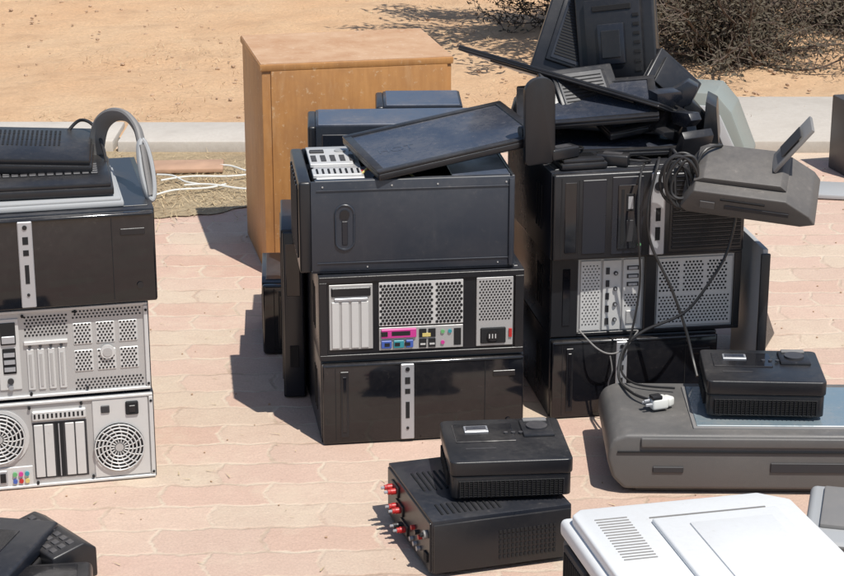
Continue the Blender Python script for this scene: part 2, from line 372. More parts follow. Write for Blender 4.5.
def rear_silver(fx,fy,z,W,D,H,yaw,label,kind):
    x,y=corner(fx,fy,W,D,yaw); e=thing('computer_case',label,'computer',(x,y,z),yaw,GC)
    shell(e,W,D,H); y0=-D/2
    p=Pan(W,H,y0); p.r(.006,.994,.02,.98,SIL,.003,.001)
    p.r(.006,.994,.955,.985,SIL2,.008,.001); p.r(.006,.994,.015,.045,SIL2,.008,.001); p.r(.975,.994,.05,.95,SIL2,.008,.001)
    for (a,b) in ((.012,.5),(.985,.08),(.985,.9),(.42,.92),(.66,.93),(.7,.08),(.44,.06)): p.c(a,b,.0028,DARK,.0092,8)
    f=p.obj('rear_panel',e); y1=y0-.003
    if kind==0:
        p=Pan(W,H,y1); p.r(.30,.40,.12,.9,SIL2,.003,.001)
        p.r(.315,.385,.62,.86,DARK,.006,.001);p.r(.32,.38,.64,.72,SILP,.009,.001);p.r(.32,.38,.30,.58,DARK,.005,.001)
        for k in range(3): p.r(.325,.375,.33+k*.08,.375+k*.08,SILP,.007,.0)
        p.c(.35,.22,.006,CAVE,.008);p.c(.35,.15,.005,SILP,.008)
        p.obj('port_panel',f)
        p=Pan(W,H,y1)
        for k in range(4): p.r(.43+k*.048,.462+k*.048,.10,.55,SIL2,.003,.001); p.r(.44+k*.048,.452+k*.048,.14,.5,SIL,.0045,.0)
        p.r(.42,.62,.6,.64,SIL2,.006,.001)
        for k in range(4): p.c(.446+k*.048,.58,.003,CAVE,.005,8)
        p.obj('expansion_slots',f)
        p=Pan(W,H,y1)
        for i in range(3):
            for j in range(2):
                p.r(.645+i*.105,.735+i*.105,.56-j*.30,.80-j*.30,SIL2,.002,.002)
                p.d(.656+i*.105,.729+i*.105,.59-j*.30,.79-j*.30,DARK,.0070,.0023,.0028)
        p.d(.43,.62,.70,.92,DARK,.0072,.0023,.0008); p.d(.65,.96,.86,.94,DARK,.0072,.0021,.0008); p.d(.65,.96,.07,.19,DARK,.0072,.0022,.0008)
        p.d(.18,.28,.15,.9,DARK,.009,.0032,.0008); p.r(.02,.15,.1,.9,SIL2,.003,.001)
        p.obj('vent',f)
        p=Pan(W,H,y1)
        p.cyl((-W/2+W*.80,y1-.005,H*.47),.014,.006,SIL2,'Y',24); p.c(.80,.47,.009,SIL,.0095)
        p.obj('lock_cover',f)
    else:
        p=Pan(W,H,y1); p.c(.27,.60,.060,SIL2,.003,32); p.fan(.27,.60,.052); p.obj('cooling_fan',f)
        p=Pan(W,H,y1); p.r(.02,.42,.04,.26,SIL2,.0025,.001)
        for k,mm in enumerate((DARK,DARK,BLUE,BLUE,DARK,GREEN,MAG,TEAL)):
            if k<5: p.r(.04+k*.055,.08+k*.055,.07,.23,SILP,.005,.001);p.r(.047+k*.055,.073+k*.055,.10,.20,mm,.007,.0)
            else: p.c(.335+(k-5)*.028,.18,.0045,mm,.007,12);p.c(.335+(k-5)*.028,.10,.0045,(BLUE,RED,YEL)[k-5],.007,12)
        p.obj('port_panel',f)
        p=Pan(W,H,y1); p.r(.43,.68,.10,.74,CAVE,.001,0)
        for k in range(5):
            if k in (2,): p.r(.437+k*.048,.475+k*.048,.12,.72,DARK,.002,0); continue
            p.r(.435+k*.048,.477+k*.048,.12,.72,SIL2,.004,.001)
        p.r(.548,.553,.12,.72,SILP,.004,0); p.r(.43,.68,.77,.88,SIL2,.007,.002)
        for k in range(12): p.r(.438+k*.02,.447+k*.02,.80,.85,DARK,.0078,0)
        p.obj('expansion_slots',f)
        p=Pan(W,H,y1); p.r(.71,.97,.06,.95,SIL2,.003,.001); p.fan(.828,.40,.050,.0035)
        p.r(.865,.925,.76,.91,DARK,.008,.002); p.r(.88,.91,.79,.87,BLK,.0095,.001); p.r(.75,.79,.80,.88,CAVE,.006,.001)
        p.obj('power_supply',f)
    return e

def dl(off=0,oy=0):
    c,s=math.cos(rad(13)),math.sin(rad(13)); return (-.534-.42*c+off,3.698-.42*s+oy)
a=dl(); rear_silver(a[0],a[1],0,.42,.40,.185,13,'silver back of a desktop computer at the base of a stack',1)
a=dl(-.003,.004); rear_silver(a[0],a[1],.187,.42,.40,.187,13,'silver perforated back of a desktop computer in mid stack',0)
a=dl(.012,.0); glossy_case(a[0],a[1],.376,.425,.41,.186,13,'glossy black desktop computer topping a stack, silver port strip')
glossy_case(-.21,3.872,0,.428,.40,.182,8.5,'glossy black desktop computer with silver strip beneath the pile')
rear_black(-.212,3.868,.184,.428,.40,.183,8,'black desktop computer showing rear ports and white slot covers')
glossy_case(.273,4.02,0,.37,.40,.18,9,'dusty glossy black desktop computer with cables hanging over it')

def caseB2():
    W,D,H,yaw=.42,.40,.182,9
    x,y=corner(.272,4.02,W,D,yaw); e=thing('computer_case','desktop computer with pale perforated rear between two black cases','computer',(x,y,.182),yaw,GC)
    shell(e,W,D,H); y0=-D/2
    p=Pan(W,H,y0); p.r(.0,.14,.01,.99,BLK,.008,.002); p.r(.14,.995,.95,.99,BLK,.006);p.r(.14,.995,.01,.05,BLK,.006);p.r(.96,.995,.05,.95,BLK,.006)
    p.r(.14,.96,.05,.95,SIL,.0015); p.r(.06,.10,.15,.85,GLOSS,.010,.001); f=p.obj('rear_panel',e); y1=y0-.0018
    p=Pan(W,H,y1); p.r(.155,.26,.07,.93,SIL2,.003,.001); p.r(.27,.365,.07,.93,SIL2,.004,.001); p.r(.375,.475,.07,.93,SIL2,.003,.001)
    for k in range(5): p.r(.285,.303,.14+k*.155,.22+k*.155,CAVE,.006,0)
    for k in range(4): p.c(.335,.2+k*.19,.0045,CAVE,.008,14); p.c(.335,.2+k*.19,.0025,SILP,.010,10)
    for k in range(3): p.r(.395,.455,.60+k*.10,.65+k*.10,CAVE,.005,.0); p.r(.402,.448,.61+k*.10,.64+k*.10,SILP,.006,.0)
    p.r(.395,.455,.14,.30,SIL,.006,.001); p.d(.39,.46,.36,.52,DARK,.007,.0020,.0036)
    p.d(.168,.252,.15,.88,DARK,.0075,.0017,.0036)
    p.obj('port_panel',f)
    p=Pan(W,H,y1); p.r(.485,.545,.02,.98,BLK,.010,.002); p.obj('divider_rail',f)
    p=Pan(W,H,y1); p.r(.555,.95,.08,.92,SIL2,.003,.001)
    for i in range(3): p.d(.57+i*.125,.67+i*.125,.52,.87,DARK,.0080,.0026,.0036)
    p.d(.57,.94,.13,.44,DARK,.0080,.0023,.0036)
    p.obj('vent',f)
caseB2()
def caseB3():
    W,D,H,yaw=.42,.39,.19,11
    x,y=corner(.268,3.985,W,D,yaw); e=thing('computer_case','black tower computer lying flat with silver strip and louvred vents','computer',(x,y,.366),yaw,GC)
    shell(e,W,D,H); y0=-D/2
    p=Pan(W,H,y0); p.box((-W*.0,y0-.008,H/2),(W-.002,.02,H-.004),BLK,.005,3)
    p.r(.04,.045,.05,.95,DARK,.0188,0); p.r(.13,.134,.08,.92,DARK,.0188,0)
    f=p.obj('front_panel',e); y1=y0-.018
    p=Pan(W,H,y1); p.r(.06,.12,.1,.9,GLOSS,.002,.001); p.r(.15,.27,.08,.92,STEEL,.002,.001); p.obj('drive_bay_cover',f)
    p=Pan(W,H,y1); p.r(.30,.46,.06,.94,STEEL,.002,.001); p.r(.33,.43,.12,.85,GLOSS,.005,.001); p.r(.345,.36,.18,.8,DARK,.0056,0); p.r(.37,.415,.55,.75,DARK,.006,.001);p.r(.38,.405,.58,.72,SILP,.0068,0); p.r(.375,.41,.2,.45,CAVE,.006,.001); p.c(.445,.16,.004,GREEN,.004,10)
    p.obj('optical_drive',f)
    p=Pan(W,H,y1); p.r(.50,.575,.03,.97,SILP,.005,.002); p.c(.5375,.82,.010,BLK,.008); p.r(.525,.55,.2,.35,DARK,.006,0); p.r(.525,.55,.42,.57,DARK,.006,0); p.obj('control_strip',f)
    p=Pan(W,H,y1); p.r(.60,.985,.05,.95,BLK,.002,.002)
    for k in range(17): p.r(.615,.975,.085+k*.05,.108+k*.05,DARK,.0035,0); p.r(.615,.975,.110+k*.05,.122+k*.05,STEEL,.005,.0)
    p.obj('vent',f)
caseB3()
def caseA3():
    W,D,H,yaw=.42,.29,.195,7
    x,y=corner(-.226,3.88,W,D,yaw); e=thing('computer_case','opened black tower computer, dusty steel panel facing out','computer',(x,y,.369),yaw,GC)
    b=MB(); t=.006
    b.box((0,0,t/2),(W,D,t),STEEL,.001,1)
    b.box((0,-D/2+t/2,H/2),(W-.002,t,H-.002),PANEL,.0015); b.box((0,D/2-t/2,H/2),(W-.004,t,H-.004),STEEL,.002)
    b.box((W/2-t/2,0,H/2),(t,D-.013,H-.002),STEEL,.001,1)
    b.box((0,-D/2+.009,H-.002),(W-.02,.016,.004),PANEL,.001,1); b.box((0,D/2-.011,H-.002),(W-.02,.022,.004),SIL,.001,1)
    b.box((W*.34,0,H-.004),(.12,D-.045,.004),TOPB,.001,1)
    b.box((W*.5-.008,-D/2-.002,H/2),(.01,.006,H-.01),PANEL,.002)
    for k in (0,3,5,8): b.cyl((-W*.44+k*.047,-D/2-.0005,H-.012),.0018,.002,SIL,'Y',8)
    for k in (1,4): b.cyl((-W*.44+k*.09,-D/2-.0005,.012),.0016,.002,SIL,'Y',8)
    b.tube([(-W*.47,-D/2-.001,.022),(W*.47,-D/2-.001,.022)],.0014,PANEL,5,1); b.tube([(-W*.47,-D/2-.001,H-.02),(W*.47,-D/2-.001,H-.02)],.0014,PANEL,5,1)
    b.obj('case_body',e)
    b=MB()
    b.box((-.145,.0,H*.86),(.10,D-.07,.05),SIL,.002,1); b.box((-.155,.05,H*.995),(.09,.13,.008),SIL2,.001,1)
    b.box((-.150,-.075,H*.99),(.10,.05,.008),SIL2,.001,1); b.box((-.06,.0,H*.65),(.06,D-.06,.06),SIL,.002,1)
    b.box((.02,.02,H*.55),(.08,.16,.05),SIL,.002,1); b.box((.10,-.02,H*.3),(.10,.2,.01),GREEN,.001,1)
    for k in range(8): b.box((-.19+k*.012,-.075,H*1.012),(.004,.035,.003),DARK)
    for k in range(5): b.box((-.19+k*.02,.03,H*1.017),(.011,.05,.002),CAVE)
    b.cyl((-.13,.09,H*1.02),.012,.004,SIL,'Z',16); b.box((-.18,.085,H*1.02),(.03,.02,.006),CAVE,.001,1)
    b.tube([(-.1,-.08,H*.98),(-.06,-.03,H*1.05),(-.02,.02,H*.95),(.02,-.04,H*.85)],.0025,YEL); b.tube([(-.1,-.06,H*.98),(-.05,-.06,H*1.05),(-.02,.0,H*.97)],.0025,RED); b.tube([(-.08,-.1,H*.95),(-.04,-.08,H*1.04),(.0,-.05,H*.97)],.0025,CABLE)
    b.obj('drive_cage',e)
    b=MB(); b.box((-W/2-.010,0,H/2),(.026,D-.002,H-.002),BLK,.006,3)
    for k in range(8): b.box((-W/2-.0235,-D*.40+k*.031,H*.52),(.004,.012,H*.74),DARK,.001,1)
    for k in range(7): b.box((-W/2-.024,-D*.35+k*.031,H*.52),(.005,.008,H*.80),PANEL,.001,1)
    b.obj('front_panel',e)
    b=MB(); X=-W/2+W*.165
    pts=[(X+.019*math.cos(a)*1.0,H*.50+(.028 if math.sin(a)>=0 else -.028)+.019*math.sin(a)) for a in [i*math.pi/12 for i in range(24)]]
    b.prism(pts,-D/2-.002,-D/2+.002,PANEL,'Y')
    b.tube([(p,-D/2-.002,q) for p,q in pts]+[(pts[0][0],-D/2-.002,pts[0][1])],.0022,PANEL,6,1)
    b.cyl((X,-D/2-.003,H*.64),.010,.004,BLK,'Y',24); b.box((X,-D/2-.0025,H*.44),(.012,.003,.05),STEEL,.001,1)
    b.obj('lock_plate',e)
caseA3()
glossy_case(-.375,4.43,0,.42,.24,.175,4,'black desktop computer lying flat behind the pile')
def upright(x,y,z,W,D,H,yaw,label):
    e=thing('computer_case',label,'computer',(x,y,z),yaw,GC)
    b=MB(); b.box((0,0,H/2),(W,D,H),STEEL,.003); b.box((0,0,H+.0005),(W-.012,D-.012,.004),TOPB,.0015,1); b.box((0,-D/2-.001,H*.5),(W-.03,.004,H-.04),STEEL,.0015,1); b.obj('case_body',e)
    b=MB(); b.box((-W/2-.008,0,H/2),(.02,D-.004,H-.003),BLK,.006,3)
    for k in range(6): b.box((-W/2-.019,0,H*.2+k*.02),(.003,D*.7,.008),DARK,.001,1)
    b.obj('front_panel',e)
upright(-.065,4.56,.177,.37,.17,.363,3,'black tower computer with sky-tinted top standing on another case')
upright(.000,4.76,.0,.19,.17,.54,2,'black tall tower computer with sky-tinted top standing behind the pile')
def slim():
    e=thing('slim_computer','slim black desktop computer standing on edge beside the stack','computer',(-.290,4.26,0),4)
    b=MB(); b.box((0,0,.195),(.05,.25,.388),BLK,.004,3); b.box((-.0255,0,.2),(.003,.2,.33),STEEL,.001,1); b.obj('case_body',e)
    b=MB(); b.box((0,-.127,.195),(.044,.01,.38),STEEL,.004); b.box((0,-.1325,.30),(.03,.003,.12),GLOSS,.001,1); b.box((0,-.1325,.1),(.02,.003,.05),DARK,.001,1); b.obj('front_panel',e)
slim()

# ---------------------------------------------------------------- cabinet
def cabinet():
    W,D,H,yaw=.50,.40,.57,12
    x,y=corner(-.412,5.03,W,D,yaw); e=thing('wooden_cabinet','orange veneered wooden cabinet standing on the pavers','cabinet',(x,y,0),yaw)
    b=MB(); b.box((0,.0,.275),(W,D,.55),WOOD,.003,2); b.obj('carcass',e)
    b=MB(); b.box((0,0,.5585),(W+.010,D+.010,.018),WOOD,.003,2); b.box((0,0,.5685),(W+.004,D+.004,.002),WOODT); b.obj('top_board',e)
    b=MB(); b.box((.006,-D/2-.002,.28),(W-.035,.006,.54),WOOD,.002,2); b.obj('door',e)
cabinet()

# ---------------------------------------------------------------- monitors
def monitor(label,origin,xv,yv,w,h,th=.03,vents=0,group='discarded monitors',rows=10,m=BLK):
    e=thing_axes('monitor',label,'monitor',origin,xv,yv,group)
    b=MB(); b.box((w/2,h/2,-th*.35),(w,h,th*.7),m,.004,3)
    b.prism([(w*.14,h*.14),(w*.86,h*.14),(w*.86,h*.86),(w*.14,h*.86)],-th*1.1,-th*.5,m,'Z',.003)
    bz=.017
    for c,s in (((w/2,bz/2,.002),(w-.002,bz,.006)),((w/2,h-bz/2,.002),(w-.002,bz,.006)),((bz/2,h/2,.0018),(bz,h-.004,.006)),((w-bz/2,h/2,.0018),(bz,h-.004,.006))): b.box(c,s,m,.0015,2)
    b.obj('casing',e)
    b=MB(); b.box((w/2,h/2,.0005),(w-2*bz+.002,h-2*bz+.002,.003),SCREEN); b.obj('screen',e)
    if vents==1:
        b=MB(); b.box((w*.5,h*.5,-th*1.1-.001),(w*.62,h*.66,.004),STEEL,.001,1)
        for k in range(rows): b.box((w/2,h*.22+k*(h*.58/rows),-th*1.1-.003),(w*.56,h*.022,.003),DARK,.0008,1)
        b.obj('vent',e)
    if vents==2:
        b=MB(); b.box((w*.52,h*.46,-th*1.1-.003),(w*.34,h*.36,.008),STEEL,.003); b.box((w*.52,h*.46,-th*1.1-.0075),(w*.24,h*.24,.003),BLK,.001,1)
        b.box((w*.5,h*.78,-th*1.1-.001),(w*.5,h*.05,.003),DARK,.001,1)
        for k in range(7): b.box((w*.2,h*.22+k*h*.08,-th*1.1-.001),(w*.08,h*.03,.003),DARK,.0005,1)
        b.obj('mount_plate',e)
        b=MB(); b.box((w*.5,h*.10,-th*1.1-.004),(w*.5,h*.06,.012),CAVE,.002); b.box((w*.3,h*.09,-th*1.1-.011),(w*.06,h*.03,.004),SILP,.001,1); b.obj('port_panel',e)
    return e
m1=monitor('dusty flat monitor lying face up across an opened computer case',(-.088,3.885,.578),(.325,.105,.050),(-.08,.27,.018),.362,.262,.022)
cu=bpy.data.curves.new('w','FONT'); cu.body='HOT'; cu.size=.036; cu.extrude=.0001
to=bpy.data.objects.new('w',cu); COL.objects.link(to); bpy.context.view_layer.update()
me=bpy.data.meshes.new_from_object(to.evaluated_get(bpy.context.evaluated_depsgraph_get())); bpy.data.objects.remove(to)
fo=bpy.data.objects.new('finger_writing',me); me.materials.append(SMUDGE); COL.objects.link(fo); fo.parent=m1; fo.location=(.035,.11,.0024); fo.rotation_euler=(0,0,rad(-8))
monitor('thin black flat monitor propped nearly edge-on above the pile',(.08,4.35,.748),(.44,-.28,-.076),(.10,.17,-.07),.500,.20,.010)
monitor('black monitor standing upright on the pile with its back showing',(.528,4.30,.655),(-.15,.075,-.030),(-.030,.06,.215),.185,.25,.030,2)
monitor('black monitor leaning sideways on the pile, slatted vents behind',(.415,4.41,.622),(-.17,.01,.055),(.085,.07,.17),.185,.225,.034,1,rows=20)
monitor('black flat monitor lying screen up on a computer case',(.245,4.05,.575),(.40,.07,.0),(-.05,.28,.02),.40,.27,.016)
monitor('small black monitor tipped on its face among monitor stands',(.40,4.11,.605),(.20,.09,.02),(-.07,.15,.05),.22,.17,.022,1)
monitor('dark flat monitor leaning back against the upright monitor',(.57,4.28,.60),(-.10,-.02,.09),(-.02,.05,.12),.13,.10,.02,0)
monitor('black flat monitor wedged screen up under an edge-on monitor',(.20,4.10,.622),(.30,-.02,.03),(.0,.20,.05),.30,.19,.016)
monitor('black monitor back tipped up between other monitors',(.44,4.22,.63),(-.16,-.05,-.01),(-.02,.10,.10),.17,.12,.022,1,rows=8)

def stand_plate():
    e=thing('monitor_stand','rounded black monitor stand foot propped upright on the pile','monitor stand',(.242,3.985,.575),0,rot=(4,-3,22))
    pts=[]
    w,h,r=.034,.185,.030
    for cx,cz,a0 in ((w-r,h-r,0),(-w+r,h-r,90),(-w+.012,.012,180),(w-.012,.012,270)):
        rr=r if cz>.1 else .012
        for k in range(7):
            a=rad(a0+15*k); pts.append((cx+rr*math.cos(a),cz+rr*math.sin(a)))
    b=MB(); b.prism(pts,-.006,.006,BLK,'Y',.002); b.obj('base_plate',e)
    b=MB(); b.box((0,.022,.06),(.03,.04,.05),STEEL,.005); b.cyl((0,.04,.06),.012,.05,BLK,'X'); b.obj('hinge',e)
stand_plate()
def stand2(loc,rot,label,s=1.0):
    e=thing('monitor_stand',label,'monitor stand',loc,0,rot=rot); e.scale=(s,s,s)
    b=MB(); b.prism([(-.085,.10),(.0,.135),(.02,.12),(.0,.085),(-.06,.07)],-.02,.02,STEEL,'Y',.002); b.prism([(-.01,.11),(.03,.05),(.015,.0),(-.03,.0)],-.018,.018,BLK,'Y',.002); b.obj('neck',e)
    b=MB(); b.prism([(-.03,0),(.05,0),(.055,.08),(.035,.095),(.02,.03),(-.03,.012)],-.06,.05,BLK,'Y',.002); b.obj('foot',e)
stand2((.595,4.2,.572),(0,-10,-10),'black angled monitor stand with foot lying on the pile')
stand2((.50,4.16,.60),(10,25,40),'black monitor stand tipped over among flat screens',.75)
stand2((.56,4.12,.565),(0,15,-60),'small black monitor stand tangled with cables',.7)
def slab_device(name,label,cat,loc,rot,w,d,h,m=BLK,keys=False,vents=True):
    e=thing(name,label,cat,loc,0,rot=rot)
    b=MB(); b.box((0,0,h*.32),(w,d,h*.6),m,.003,2); b.box((0,.0,h*.78),(w-.01,d-.01,h*.4),m,.003,2); b.obj('lower_shell',e)
    if keys:
        b=MB(); nx=int((w-.04)/.017)
        for i in range(nx):
            for j in range(5): b.box((-w/2+.03+i*.017,-d*.18+j*.017,h+.001),(.014,.014,.004),KEY,.0012,1)
        b.obj('keyboard',e)
    elif vents:
        b=MB()
        for i in range(24):
            for j in range(3): b.box((-w*.32+i*w*.027,-d*.02+j*d*.16,h*.98),(w*.012,d*.12,.003),DARK,.0005,1)
        b.obj('vent',e)
    return e
slab_device('docking_station','small black docking station on a computer case edge','docking station',(.33,4.04,.5565),(0,0,14),.10,.07,.022)
slab_device('laptop','closed dusty black laptop wedged into the pile','laptop',(.36,4.28,.600),(0,2,-6),.33,.22,.028,vents=False)
def adapter(x,y,z,yaw):
    e=thing('power_adapter','small black power adapter lying on a computer case','power adapter',(x,y,z),yaw,'loose power adapters')
    b=MB(); b.box((0,0,.012),(.07,.035,.024),BLK,.004,3); b.box((0,0,.0245),(.04,.02,.001),KEY); b.obj('brick',e)
    b=MB(); b.tube([(.035,0,.012),(.06,.005,.01),(.075,.03,.006),(.05,.055,.005),(.0,.06,.005)],.0025,CABLE); b.obj('lead',e)
adapter(.29,4.02,.579,35); adapter(.40,4.05,.557,-15)

e=slab_device('laptop','slim silver laptop under other devices on the computer stack','laptop',(-.80,3.79,.562),(0,0,13),.40,.27,.018,LGREY,vents=False)
slab_device('keyboard_dock','black flat keyboard dock resting on a silver laptop','keyboard',(-.80,3.80,.582),(0,0,11),.37,.25,.026,BLK,True)
slab_device('laptop','black laptop with slotted vents lying on a keyboard dock','laptop',(-.83,3.87,.618),(4,3,8),.34,.22,.032,BLK)
def arm():
    e=thing('monitor_stand','curved grey monitor stand arching over the computer stack','monitor stand',(-.60,3.85,.562))
    L=[(-.066,.09,.02),(-.060,.085,.07),(-.046,.07,.112),(-.018,.04,.138),(.014,.01,.142),(.038,-.02,.125),(.048,-.04,.10)]
    b=MB(); b.tube(L,.0085,GREYM,12,6,1.0,2.0); b.obj('neck',e)
    b=MB(); ring=[]
    c0=Vector((.060,-.065,.052)); ax=Vector((.018,-.030,-.105)).normalized(); sx=Vector((1,.45,.05)).normalized()
    for k in range(33):
        a=2*math.pi*k/32; ring.append(c0+ax*(-.060*math.cos(a))+sx*(.0115*math.sin(a)))
    b.tube(ring,.0052,LGREY,9,1,1,1.3)
    b.tube([c0+ax*-.05,c0,c0+ax*.05],.0055,GREYM,8,3,1,2.2)
    b.obj('foot',e)
arm()
b=MB(); b.tube([(-.73,3.97,.64),(-.70,3.98,.668),(-.665,3.95,.66),(-.64,3.90,.62),(-.63,3.86,.575)],.0035,CABLE)
top(b.obj('power_cable'),'short black cable draped over laptops','cable','loose black cables')

# ---------------------------------------------------------------- office terminal
def pos():
    e=thing('receipt_terminal','dark grey angular office terminal with raised flap, tipped off a case','office machine',(.670,3.985,.522),0,rot=(24,5,-12))
    b=MB()
    b.prism([(-.125,.010),(-.11,.0),(.12,.0),(.150,.010),(.135,.030),(.085,.060),(-.10,.058)],-.10,.05,GREYL,'Y',.003,3)
    b.prism([(-.105,.058),(.085,.062),(.07,.074),(-.085,.070)],-.07,.045,GREYL,'Y',.002)
    b.obj('body',e)
    b=MB(); b.box((.03,-.1005,.026),(.13,.004,.010),CAVE,.001,1); b.box((.0,-.1005,.044),(.09,.004,.005),DARK,.001,1); b.box((-.07,-.1005,.026),(.03,.004,.018),GREY,.001,1); b.obj('paper_slot',e)
    R=(-14,34,0)
    b=MB(); b.box((.082,.015,.118),(.008,.065,.12),GREYM,.002,2,R); b.obj('flap',e)
    b=MB(); b.box((.0775,.010,.128),(.003,.044,.06),CAVE,.001,1,R); b.obj('grille',e)
    b=MB(); b.box((.05,-.06,-.008),(.07,.03,.018),BLK,.004); b.box((-.05,-.03,-.004),(.03,.03,.01),BLK,.003); b.obj('foot',e)
pos()
e=thing('side_panel','black computer side panel leaning against the stack','computer panel',(.80,4.42,.0),0,rot=(0,-21,-20))
b=MB(); b.box((0,0,.17),(.012,.30,.34),STEEL,.004); b.obj('sheet',e); b=MB(); b.box((.008,0,.2),(.004,.2,.02),DARK,.001,1); b.box((.008,0,.16),(.004,.2,.02),DARK,.001,1); b.obj('vent',e)
e=thing('side_panel','pale grey steel panel standing on edge beside the stack','computer panel',(.712,4.12,0),8)
b=MB(); b.box((0,0,.19),(.012,.20,.38),LGREY,.003); b.obj('sheet',e); b=MB(); b.box((0,-.102,.19),(.02,.008,.36),BLK,.002); b.obj('rail',e)

# ---------------------------------------------------------------- projectors
def projector(label,x,y,z,yaw,w,d,h):
    e=thing('projector',label,'projector',(x,y,z),yaw,'black video projectors')
    def rr(w,d,r,n=5):
        P=[]
        for cx,cy,a0 in ((w/2-r,d/2-r,0),(-w/2+r,d/2-r,90),(-w/2+r,-d/2+r,180),(w/2-r,-d/2+r,270)):
            for k in range(n+1): a=rad(a0+90*k/n); P.append((cx+r*math.cos(a),cy+r*math.sin(a)))
        return P
    b=MB(); b.prism(rr(w-.006,d-.006,.010),.006,h*.62,BLK,'Z',.002); b.prism(rr(w,d,.012),h*.62+.001,h,BLK,'Z',.003,3)
    for sx in (-1,1):
        for sy in (-1,1): b.cyl((sx*w*.38,sy*d*.36,.004),.009,.009,GREY)
    b.obj('body',e)
    b=MB()
    for k in range(9): b.box((0,-d/2+.001,h*.14+k*h*.046),(w*.86,.005,h*.016),DARK,.0005,1)
    for k in range(24): b.box((-w*.42+k*w*.0365,-d/2-.0006,h*.32),(.0016,.005,h*.40),BLK)
    b.obj('vent',e)
    b=MB()
    for k in range(9): b.box((-w/2+.001,-d*.28+k*d*.07,h*.4),(.006,d*.03,h*.38),DARK,.0005,1)
    b.obj('side_vent',e)
    b=MB(); b.box((-w*.16,d*.16,h+.0005),(w*.5,d*.42,.003),GLOSS,.001,1); b.box((-w*.22,d*.22,h+.003),(w*.20,d*.14,.004),SILP,.001,1); b.box((-w*.22,d*.22,h+.0045),(w*.17,d*.10,.003),SCREEN,.001,1)
    for i in range(3): b.cyl((w*.02+i*.014,d*.12,h+.003),.004,.003,KEY,'Z',12)
    b.box((-w*.22,-d*.2,h+.0003),(w*.25,d*.03,.001),CAVE)
    b.obj('control_panel',e)
    b=MB(); b.box((w*.29,d*.22,h+.001),(w*.26,d*.38,.008),BLK,.003,2); b.cyl((w*.29,d*.22,h+.006),.020,.006,KEY,'Z',24); b.box((w*.29,d*.38,h+.006),(w*.2,.014,.005),GREYM,.002); b.obj('lens_control',e)
    b=MB(); b.cyl((w*.27,d/2+.004,h*.55),.03,.02,BLK,'Y',28); b.cyl((w*.27,d/2+.012,h*.55),.022,.01,GLASS,'Y',28); b.obj('lens',e)
projector('black video projector sitting on a black amplifier box',.154,3.425,.114,5,.225,.205,.078)
projector('black video projector sitting on the glass of a grey scanner',.683,3.755,.136,-3,.236,.185,.08)

def amp():
    W,D,H,yaw=.265,.28,.108,17
    x,y=corner(.018,3.235,W,D,yaw); e=thing('amplifier','black metal amplifier box with red speaker terminals on pavers','amplifier',(x,y,0.004),yaw)
    b=MB(); b.box((0,0,H/2+.003),(W,D,H-.006),STEEL,.002); b.box((0,-D/2-.002,H/2),(W-.004,.006,H-.014),BLK,.0015)
    for sx in (-1,1):
        for sy in (-1,1): b.cyl((sx*W*.4,sy*D*.38,.001),.012,.01,BLK)
    b.obj('case_body',e)
    b=MB(); b.box((-W/2-.001,0,H/2),(.004,D-.01,H-.012),BLK,.001,1)
    f=b.obj('connector_panel',e)
    for i in range(3):
        b=MB()
        z=H*.74-i*.026; yy=.080-i*.030
        b.box((-W/2-.004,yy,z),(.006,.045,.022),BLK,.002)
        for j,mm in ((-1,RED),(1,RED if i<2 else BLK)):
            b.cyl((-W/2-.010,yy+j*.011,z),.0062,.014,mm,'X',14); b.cyl((-W/2-.019,yy+j*.011,z),.005,.007,mm,'X',10); b.cyl((-W/2-.025,yy+j*.011,z),.0028,.008,SILP,'X',8)
        b.obj('speaker_terminal',f)
    b=MB()
    for j in range(3):
        b.cyl((-W/2-.006,-.03-j*.022,H*.25),.0045,.007,SILP,'X',12); b.cyl((-W/2-.006,-.04-j*.022,H*.5),.0045,.007,(RED,BLK,RED)[j],'X',12)
    b.cyl((-W/2-.006,-.116,H*.68),.008,.008,GREYM,'X',14); b.cyl((-W/2-.011,-.116,H*.68),.004,.008,DARK,'X',14); b.box((-W/2-.004,-.116,H*.28),(.005,.018,.018),DARK,.001,1)
    b.obj('audio_socket',f)
    b=MB()
    for i in range(11):
        b.box((-W*.40+i*.011,D*.12,H+.0005),(.004,D*.3,.003),DARK,.0005,1)
        b.box((-W*.40+i*.011,-D*.34,H+.0005),(.004,D*.16,.003),DARK,.0005,1)
    for i in range(14):
        for k in range(6): b.box((-W*.02+i*.008,-D/2-.0055,H*.22+k*.010),(.0045,.002,.006),DARK,0)
    b.obj('vent',e)
amp()

# ---------------------------------------------------------------- grey scanner printer
def scanner():
    e=thing('scanner_printer','charcoal grey flatbed scanner printer with exposed glass','printer',(.665,3.745,0),-1)
    W,D=.60,.29
    b=MB()
    b.prism([(-W/2+.06,.003),(W/2,.003),(W/2,.035),(-W/2+.03,.035)],-D/2+.012,D/2-.01,CAVE,'Y',.004)
    b.prism([(-W/2+.035,.012),(-W/2+.012,.035),(-W/2,.075),(-W/2+.003,.100),(-W/2+.013,.118),(-W/2+.035,.128),(W/2,.128),(W/2,.012)],-D/2,D/2,GREY,'Y',.008,4)
    b.box((.03,-D/2-.001,.112),(.53,.008,.020),GREY,.003,3)
    b.obj('body',e)
    b=MB(); b.box((.085,.0,.1285),(.43,D-.06,.006),GREYM,.002); b.box((.085,.0,.1305),(.415,D-.075,.006),GLASS,.001,1); b.obj('scanner_glass',e)
    b=MB(); b.box((.0,-D/2-.0012,.092),(.56,.004,.0025),DARK); b.box((-.18,-D/2-.001,.055),(.06,.004,.012),CAVE,.001,1); b.box((.12,-D/2-.001,.06),(.2,.004,.020),CAVE,.001,1); b.obj('paper_tray',e)
scanner()
